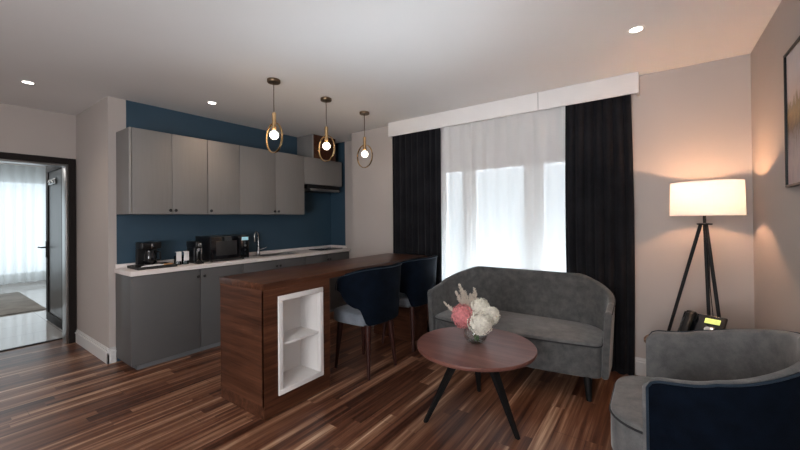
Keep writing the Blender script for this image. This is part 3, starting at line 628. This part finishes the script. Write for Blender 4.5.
def pip(off, dz): return [(x + nx * off, y + ny * off, ac_top(i / (len(ap) - 1)) + dz) for i, (x, y, nx, ny) in enumerate(ap)]
part(turn(MB().tube([(ap[0][0] + 0.004, ap[0][1], 0.17)] + pip(0.022, -0.008) + [(ap[-1][0] - 0.004, ap[-1][1], 0.17)], 0.006, 8), AC, AA), 'piping', 'navy_piping', ac, 'blue-grey piping between the grey and the navy')
ao = seat_outline(-0.358, 0.358, -0.375, 0.36, 0.20, 0.30, 0.0)
part(turn(MB().prism(ao, 0.17, 0.380, 0.025), AC, AA), 'chair_base', 'grey_velvet_seat', ac)
part(turn(MB().prism(ao, 0.376, 0.408, 0.014, 0.03), AC, AA), 'seat', 'grey_velvet_seat', ac)
part(turn(MB().tube([(x * 1.003, y * 1.003, 0.384) for x, y in ao], 0.006, 8, True), AC, AA), 'piping', 'grey_piping', ac, 'dark piping round the seat')
for x, y in ((-0.3, -0.25), (0.3, -0.25), (-0.26, 0.26), (0.26, 0.26)):
    part(turn(MB().cyl((x, y, 0.172), (x * 1.1, y * 1.1, 0.0), 0.022, 0.013), AC, AA), 'leg', 'dark_leg_wood', ac)

# bar chairs, local origin, facing -x
def make_bar_chair(label):
    t = thing('bar_chair', label, 'chair', (0, 0, 0), 'navy chairs at the breakfast bar')
    P = []; N = 36
    for i in range(N + 1):
        th = math.radians(-118 + 236 * i / N); c, s = math.cos(th), math.sin(th)
        ex = 2 / 2.7; x = 0.245 * abs(c) ** ex * (1 if c > 0 else -1); y = 0.292 * abs(s) ** ex * (1 if s > 0 else -1)
        P.append([x, y])
    path = []
    for i, p in enumerate(P):
        a = Vector(P[max(0, i - 1)]); b_ = Vector(P[min(N, i + 1)]); d = (b_ - a).normalized(); path.append((p[0], p[1], d.y, -d.x))
    def e(t_): return abs(t_ - 0.5) * 2
    mid = lambda q: 0.742 + 0.03 * q
    hh = lambda q: 0.245 * (1 - q ** 2.4) ** 0.55 + 0.022
    zt = lambda t_: mid(e(t_)) + hh(e(t_)); zb = lambda t_: min(0.478 + 0.15 * smooth((e(t_) - .40) / .20) + 0.125 * smooth((e(t_) - .62) / .38) ** 1.5, zt(t_) - 0.04)
    part(sweep(path, zt, zb, 0.05, 0.035, rnd=0.022, nz=8), 'backrest', 'navy_velvet', t)
    N2 = len(path); pts = [(x + nx * (0.004 + 0.035), y + ny * (0.004 + 0.035), zt(i / (N2 - 1)) - 0.016) for i, (x, y, nx, ny) in enumerate(path)]
    part(MB().tube(pts, 0.004, 6), 'piping', 'navy_piping', t, 'pale blue piping along the top edge')
    o = seat_outline(-0.24, 0.24, -0.30, 0.19, 0.10, 0.16, 0.02)
    sm = MB().prism(o, 0.455, 0.57, 0.035, 0.02); bmesh.ops.transform(sm.bm, matrix=Matrix.Rotation(-PI / 2, 4, 'Z'), verts=sm.bm.verts[:])
    part(sm, 'seat', 'seat_blue_grey', t, 'blue-grey upholstered seat')
    for x, y in ((0.15, -0.195), (0.15, 0.135), (-0.22, -0.165), (-0.22, 0.165)):
        part(MB().cyl((x, y, 0.475), (x + (0.035 if x > 0 else -0.04), y + (0.036 if y > 0 else -0.036), 0), 0.032, 0.014, 14), 'leg', 'dark_leg_wood', t)
    return t
c1 = make_bar_chair('navy velvet bar chair with grey seat, the one nearer the white niche'); c1.location = (-2.285, 2.65, 0)
c2 = copy_tree(c1); c2.location = (-2.33, 3.44, 0); c2['label'] = 'navy velvet bar chair beside the black curtain, half hidden by the nearer one'

# ------------------------------------------------------------------ round table and flowers
TC = Vector((-1.085, 2.44, 0)); TZ = 0.52
tb = thing('coffee_table', 'round walnut coffee table on three black splayed legs before the sofa', 'table', TC)
part(MB().lathe([(0.405, TZ - 0.028), (0.420, TZ - 0.026), (0.427, TZ - 0.016), (0.427, TZ - 0.004), (0.424, TZ)], TC, 96), 'tabletop', 'walnut_table', tb)
for fx, fy in ((-1.342, 2.153), (-0.745, 2.332), (-1.208, 2.787)):
    f_ = Vector((fx, fy, 0)); d = (f_ - TC).normalized(); side = Vector((-d.y, d.x, 0)); top = TC + d * 0.11 + Vector((0, 0, TZ - 0.03))
    def sq(c, a, b_): return [tuple(c + d * sx * a + side * sy_ * b_) for sx, sy_ in ((-1, -1), (1, -1), (1, 1), (-1, 1))]
    mbl = MB().rings([sq(f_, 0.014, 0.014), sq(top, 0.024, 0.036)]); bmesh.ops.bevel(mbl.bm, geom=mbl.bm.edges[:], offset=0.004, segments=2, affect='EDGES')
    part(mbl, 'leg', 'black_metal', tb)
part(MB().lathe([(0.14, TZ - 0.040), (0.14, TZ - 0.028)], TC, 32), 'mounting_plate', 'black_metal', tb)

VC = Vector((-1.095, 2.47, TZ))
vs = thing('glass_vase', 'clear round glass bowl vase of flowers on the coffee table', 'vase', VC)
outer = [(0.035, 0.0), (0.06, 0.008), (0.082, 0.035), (0.088, 0.065), (0.080, 0.10), (0.066, 0.125)]
inner = [(0.063, 0.125), (0.077, 0.099), (0.084, 0.065), (0.078, 0.037), (0.056, 0.013), (0.02, 0.010)]
part(MB().lathe(outer + inner, VC, 40), 'bowl', 'vase_glass', vs)
part(MB().lathe([(0.02, 0.0115), (0.054, 0.015), (0.076, 0.038), (0.081, 0.058), (0.02, 0.059)], VC, 40), 'water', 'water', vs)
def bloom(name, c, r, mat, label, seed, sc=(1, 1, 1), grp=None):
    rnd = random.Random(seed); c = Vector(c); t = thing(name, label, 'flower', tuple(VC + Vector((0, 0, 0.03))), grp)
    mb = MB().sphere(c, r * 0.72, 2, sc)
    n = 150
    for i in range(n):      # florets: four rounded petals each
        ph = math.acos(1 - 2 * (i + .5) / n); th = PI * (1 + 5 ** .5) * i
        d = Vector((math.cos(th) * math.sin(ph), math.sin(th) * math.sin(ph), math.cos(ph)))
        p = c + Vector((d.x * sc[0], d.y * sc[1], d.z * sc[2])) * r * rnd.uniform(0.82, 1.0); u = d.orthogonal().normalized(); v = d.cross(u); a0 = rnd.uniform(0, PI)
        ctr = mb.bm.verts.new(p - d * 0.002); s_ = r * rnd.uniform(0.17, 0.24)
        for k in range(4):
            a = a0 + k * PI / 2; q = [mb.bm.verts.new(p + (u * math.cos(a + o_) + v * math.sin(a + o_)) * s_ * l_ + d * h_) for o_, l_, h_ in ((-0.6, 0.75, 0.003), (0, 1.05, 0.0055), (0.6, 0.75, 0.003))]
            mb.bm.faces.new((ctr, q[0], q[1], q[2]))
    part(mb, 'flower_head', mat, t)
    base = VC + Vector((rnd.uniform(-.03, .03), rnd.uniform(-.03, .03), 0.018)); mid = VC + Vector((0.35 * (c.x - VC.x), 0.35 * (c.y - VC.y), 0.11))
    part(MB().tube([base, base.lerp(mid, .5), mid, mid.lerp(c, .5), c - (c - mid).normalized() * r * 0.3], 0.0035, 8), 'stem', 'stem_green', t)
bloom('hydrangea', VC + Vector((-0.082, -0.04, 0.195)), 0.084, 'petal_pink', 'pink hydrangea at the left of the vase', 1, (1, 1, 1.05))
bloom('hydrangea', VC + Vector((0.02, 0.05, 0.245)), 0.075, 'petal_cream', 'cream hydrangea at the top of the bouquet', 2, grp='cream hydrangeas in the vase')
bloom('hydrangea', VC + Vector((0.10, 0.045, 0.205)), 0.068, 'petal_cream', 'cream hydrangea at the far right of the bouquet', 3, grp='cream hydrangeas in the vase')
bloom('hydrangea', VC + Vector((0.058, -0.045, 0.165)), 0.084, 'petal_cream', 'large cream hydrangea low in front, right of the pink one', 4, (1.1, 1, 1), grp='cream hydrangeas in the vase')
def plume(tip, label, seed, wd=0.03):
    rnd = random.Random(seed); tip = Vector(tip); t = thing('dried_plume', label, 'flower', tuple(VC + Vector((0, 0, 0.03))), 'dried beige plumes in the vase')
    base = VC + Vector((rnd.uniform(-.02, .02), rnd.uniform(0, .03), 0.02)); mid = VC + Vector((0.15 * (tip.x - VC.x), 0.15 * (tip.y - VC.y), 0.12))
    part(MB().tube([base, mid, tip], [0.002, 0.002, 0.001], 6), 'stem', 'stem_green', t)
    mb = MB(); d = (tip - mid).normalized(); L = (tip - mid).length; u = d.orthogonal().normalized(); v = d.cross(u)
    for i in range(190):
        k = i / 190; s0 = mid + d * L * (0.30 + 0.68 * k); a = rnd.uniform(0, 2 * PI); o_ = (u * math.cos(a) + v * math.sin(a))
        ln = wd * (1.05 - 0.8 * k) * rnd.uniform(.7, 1.3); e_ = s0 + o_ * ln + d * ln * 0.9
        mb.tube([s0, s0.lerp(e_, .6), e_], [0.001, 0.0026, 0.0010], 4)
    part(mb, 'plume', 'plume_beige', t)
plume(VC + Vector((-0.13, 0.00, 0.425)), 'tall dried beige plume, the highest of the bouquet', 1, 0.036)
plume(VC + Vector((-0.03, 0.06, 0.395)), 'dried beige plume standing above the cream hydrangeas', 2, 0.034)
plume(VC + Vector((-0.10, 0.03, 0.37)), 'dried beige plume in the middle, behind the pink hydrangea', 5, 0.036)
plume(VC + Vector((-0.25, -0.03, 0.275)), 'dried beige plume leaning out to the left over the pink hydrangea', 3, 0.024)
plume(VC + Vector((-0.17, 0.02, 0.36)), 'dried beige plume left of the tallest one', 6, 0.030)
plume(VC + Vector((-0.06, 0.05, 0.35)), 'dried beige plume just right of the tallest one', 7, 0.032)
mb = MB(); rnd = random.Random(9)
for k in range(9):
    a = k * 0.7 + 0.3; d = Vector((math.cos(a), math.sin(a), 0)); p0 = VC + Vector((0, 0, 0.12)) ; p1 = p0 + d * 0.06 + Vector((0, 0, 0.07)); p2 = p0 + d * 0.10 + Vector((0, 0, 0.06)); s_ = Vector((-d.y, d.x, 0)) * 0.02
    q = [mb.bm.verts.new(x) for x in (p0, p1 + s_, p2, p1 - s_)]; mb.bm.faces.new(q)
solo(mb, 'leaf_sprig', 'stem_green', 'green leaves between the hydrangeas in the vase', 'leaves')

# ------------------------------------------------------------------ side table, phone, floor lamp
st_ = thing('side_table', 'small round wooden side table behind the armchair, under the telephone', 'table', (0.19, 3.21, 0))
part(MB().lathe([(0.23, 0.52), (0.25, 0.527), (0.25, 0.54), (0.245, 0.545)], (0.17, 3.20, 0), 48), 'tabletop', 'side_table_wood', st_)
for k in range(3):
    a = k * 2 * PI / 3 + 0.5; part(MB().cyl((0.17 + 0.1 * math.cos(a), 3.20 + 0.1 * math.sin(a), 0.521), (0.17 + 0.19 * math.cos(a), 3.20 + 0.19 * math.sin(a), 0), 0.016, 0.01), 'leg', 'black_metal', st_)
ph = thing('desk_telephone', 'black desk telephone with lit green screen on the side table', 'telephone', (0.265, 3.22, 0.545))
def pm(mb): 
    bmesh.ops.transform(mb.bm, matrix=Matrix.Translation((0.25, 3.17, 0.546)) @ Matrix.Rotation(math.radians(-22), 4, 'Z') @ Matrix.Scale(1.18, 4), verts=mb.bm.verts[:]); return mb
def tilt(mb):
    bmesh.ops.transform(mb.bm, matrix=Matrix.Translation((0, -0.02, 0.082)) @ Matrix.Rotation(math.radians(44), 4, 'X'), verts=mb.bm.verts[:]); return pm(mb)
part(pm(MB().rings([[(-0.10, -0.10, 0), (0.10, -0.10, 0), (0.10, 0.08, 0), (-0.10, 0.08, 0)], [(-0.095, -0.09, 0.02), (0.095, -0.09, 0.02), (0.09, 0.055, 0.145), (-0.09, 0.055, 0.145)]])), 'phone_body', 'black_plastic', ph)
fp = part(tilt(MB().box(-0.105, 0.098, -0.075, 0.128, 0.0, 0.014, 0.005)), 'face_plate', 'black_gloss', ph)
part(tilt(MB().box(0.004, 0.074, 0.070, 0.104, 0.014, 0.017, 0.001)), 'screen', 'lcd_green', fp, 'lit yellow-green screen')
part(tilt(MB().cyl((0.028, 0.03, 0.014), (0.028, 0.03, 0.019), 0.016)), 'dial_ring', 'paper_white', fp, 'pale round navigation button')
for r_ in range(4):
    for c_ in range(3): part(tilt(MB().box(0.0 + c_ * 0.024, 0.018 + c_ * 0.024, -0.062 + r_ * 0.019, -0.050 + r_ * 0.019, 0.014, 0.018, 0.001)), 'key', 'black_matte', fp)
part(tilt(MB().box(-0.088, -0.035, -0.075, -0.02, 0.0, 0.045, 0.014, 3).box(-0.088, -0.035, 0.07, 0.125, 0.0, 0.045, 0.014, 3).box(-0.082, -0.041, -0.05, 0.10, 0.028, 0.052, 0.01, 3)), 'handset', 'black_plastic', ph)

LC = Vector((0.305, 3.56, 0))
lp = thing('floor_lamp', 'black tripod floor lamp with lit white drum shade in the corner', 'lamp', LC)
shp = [(0.222, 1.445), (0.216, 1.700), (0.213, 1.700), (0.219, 1.445)]
part(MB().lathe([shp[0], shp[1]], (LC.x + 0.01, LC.y, 0), 64, caps=False), 'lamp_shade', 'lampshade', lp, 'translucent white drum shade')
part(MB().tube([(LC.x + 0.01 + 0.222 * math.cos(a), LC.y + 0.222 * math.sin(a), 1.446) for a in [i * PI / 24 for i in range(48)]], 0.002, 6, True).tube([(LC.x + 0.01 + 0.216 * math.cos(a), LC.y + 0.216 * math.sin(a), 1.699) for a in [i * PI / 24 for i in range(48)]], 0.002, 6, True)
     .cyl((LC.x - 0.205, LC.y, 1.66), (LC.x + 0.225, LC.y, 1.66), 0.002, n=6).cyl((LC.x + 0.01, LC.y - 0.215, 1.66), (LC.x + 0.01, LC.y + 0.215, 1.66), 0.002, n=6), 'shade_ring', 'white_trim', lp)
part(MB().cyl((LC.x, LC.y, 1.33), (LC.x, LC.y, 1.52), 0.010), 'pole', 'black_metal', lp)
part(MB().lathe([(0.045, 0), (0.047, 0.003), (0.047, 0.010), (0.012, 0.014)], (LC.x, LC.y, 1.375), 24), 'hub_plate', 'black_metal', lp)
part(MB().sphere((LC.x, LC.y, 1.565), 0.032, 3), 'bulb', 'bulb_glow', lp)
part(MB().cyl((LC.x, LC.y, 1.50), (LC.x, LC.y, 1.54), 0.016), 'lamp_socket', 'white_trim', lp)
for fx, fy in ((-0.055, 3.50), (0.325, 3.43), (0.42, 3.28)):
    d = (Vector((fx, fy, 0)) - LC); part(MB().cyl(LC + d * 0.06 + Vector((0, 0, 1.385)), (fx, fy, 0), 0.012, 0.010, 14), 'leg', 'black_metal', lp)
part(MB().tube([(LC.x + 0.02, LC.y + 0.02, 1.36), (LC.x + 0.03, LC.y + 0.04, 0.9), (LC.x + 0.07, LC.y + 0.12, 0.4), (LC.x + 0.1, LC.y + 0.25, 0.01)], 0.003, 6), 'power_cord', 'black_plastic', lp)
def point(name, loc, energy, col, rad, par=None):
    l = bpy.data.lights.new(name, 'POINT'); l.energy = energy; l.color = col; l.shadow_soft_size = rad
    o = bpy.data.objects.new(name, l); COL.objects.link(o); o.location = loc
    return o
point('floor_lamp_light', (LC.x, LC.y, 1.60), 19, (1.0, 0.54, 0.30), 0.035)

# framed picture on the right wall
pc = thing('framed_picture', 'framed landscape print of golden trees on the right wall', 'picture', (XR - 0.012, 2.6, 1.59))
PY0, PY1, PZ0, PZ1 = 1.9, 2.90, 1.600, 2.345
part(MB().box(XR - 0.028, XR - 0.002, PY0, PY1, PZ0, PZ0 + 0.014, 0.002).box(XR - 0.028, XR - 0.002, PY0, PY1, PZ1 - 0.014, PZ1, 0.002).box(XR - 0.028, XR - 0.002, PY0, PY0 + 0.014, PZ0 + 0.014, PZ1 - 0.014, 0.002).box(XR - 0.028, XR - 0.002, PY1 - 0.014, PY1, PZ0 + 0.014, PZ1 - 0.014, 0.002), 'frame', 'black_metal', pc)
part(MB().box(XR - 0.018, XR - 0.004, PY0 + 0.014, PY1 - 0.014, PZ0 + 0.014, PZ1 - 0.014), 'print', 'landscape_print', pc, smooth=False)

# ------------------------------------------------------------------ pendants and downlights
def make_pendant(label):
    t = thing('pendant_light', label, 'pendant lamp', (0, 0, 0), 'brass ring pendants over the breakfast bar')   # origin at the canopy top
    part(MB().lathe([(0.055, -0.028), (0.058, -0.024), (0.058, -0.002), (0.055, 0)], (0, 0, 0), 32), 'canopy', 'dark_brass', t)
    part(MB().cyl((0, 0, -0.028), (0, 0, -0.30), 0.0035, n=8), 'cord', 'dark_brass', t)
    part(MB().lathe([(0.010, -0.30), (0.017, -0.302), (0.017, -0.425), (0.022, -0.43), (0.022, -0.455), (0.012, -0.457)], (0, 0, 0), 20), 'lamp_holder', 'brass', t)
    rr = []
    for i in range(64):
        a = 2 * PI * i / 64; c_, s_ = math.cos(a), math.sin(a); rr.append([(0.112 * c_, -0.008, -0.53 + 0.132 * s_), (0.112 * c_, 0.008, -0.53 + 0.132 * s_), (0.120 * c_, 0.008, -0.53 + 0.140 * s_), (0.120 * c_, -0.008, -0.53 + 0.140 * s_)])
    rr.append(rr[0]); part(MB().rings(rr, caps=False), 'ring', 'brass', t)
    part(MB().sphere((0, 0, -0.505), 0.040, 3), 'bulb', 'bulb_glow', t)
    return t
p0 = make_pendant('brass ring pendant over the near end of the bar, the left one of three')
pend = [(p0, 1.965, ''), (copy_tree(p0), 2.60, 'brass ring pendant hanging in front of the duct box, the middle one of three'), (copy_tree(p0), 3.21, 'brass ring pendant beside the curtain pelmet, the right one of three')]
for t, y, lb in pend:
    t.location = (-2.815, y, H)
    if lb: t['label'] = lb
    point('pendant_bulb_light', (-2.815, y - 0.0, H - 0.505), 2.6, (1, 0.74, 0.48), 0.05)
def make_down(label):
    t = thing('downlight', label, 'ceiling light', (0, 0, 0), 'recessed ceiling downlights')
    part(MB().lathe([(0.038, 0.0), (0.052, -0.001), (0.050, -0.006), (0.038, -0.007), (0.036, -0.001)], (0, 0, 0), 32, caps=False), 'trim_ring', 'white_trim', t)
    part(MB().lathe([(0.037, -0.004), (0.030, -0.0055), (0.002, -0.006)], (0, 0, 0), 32), 'lens', 'downlight_glow', t)
    return t
q0 = make_down('recessed ceiling downlight near the window, above the sofa')
for t, x, y, lb in ((q0, -0.092, 2.908, ''), (copy_tree(q0), -3.892, 1.944, 'recessed ceiling downlight in front of the kitchen wall cabinets'), (copy_tree(q0), -4.63, 0.655, 'recessed ceiling downlight before the bedroom doorway')):
    t.location = (x, y, H)
    if lb: t['label'] = lb
    l = bpy.data.lights.new('downlight_spot', 'SPOT'); l.energy = 16; l.color = (1, 0.74, 0.54); l.spot_size = math.radians(110); l.spot_blend = 0.9; l.shadow_soft_size = 0.04
    o = bpy.data.objects.new('downlight_spot', l); COL.objects.link(o); o.location = (x, y, H - 0.012)
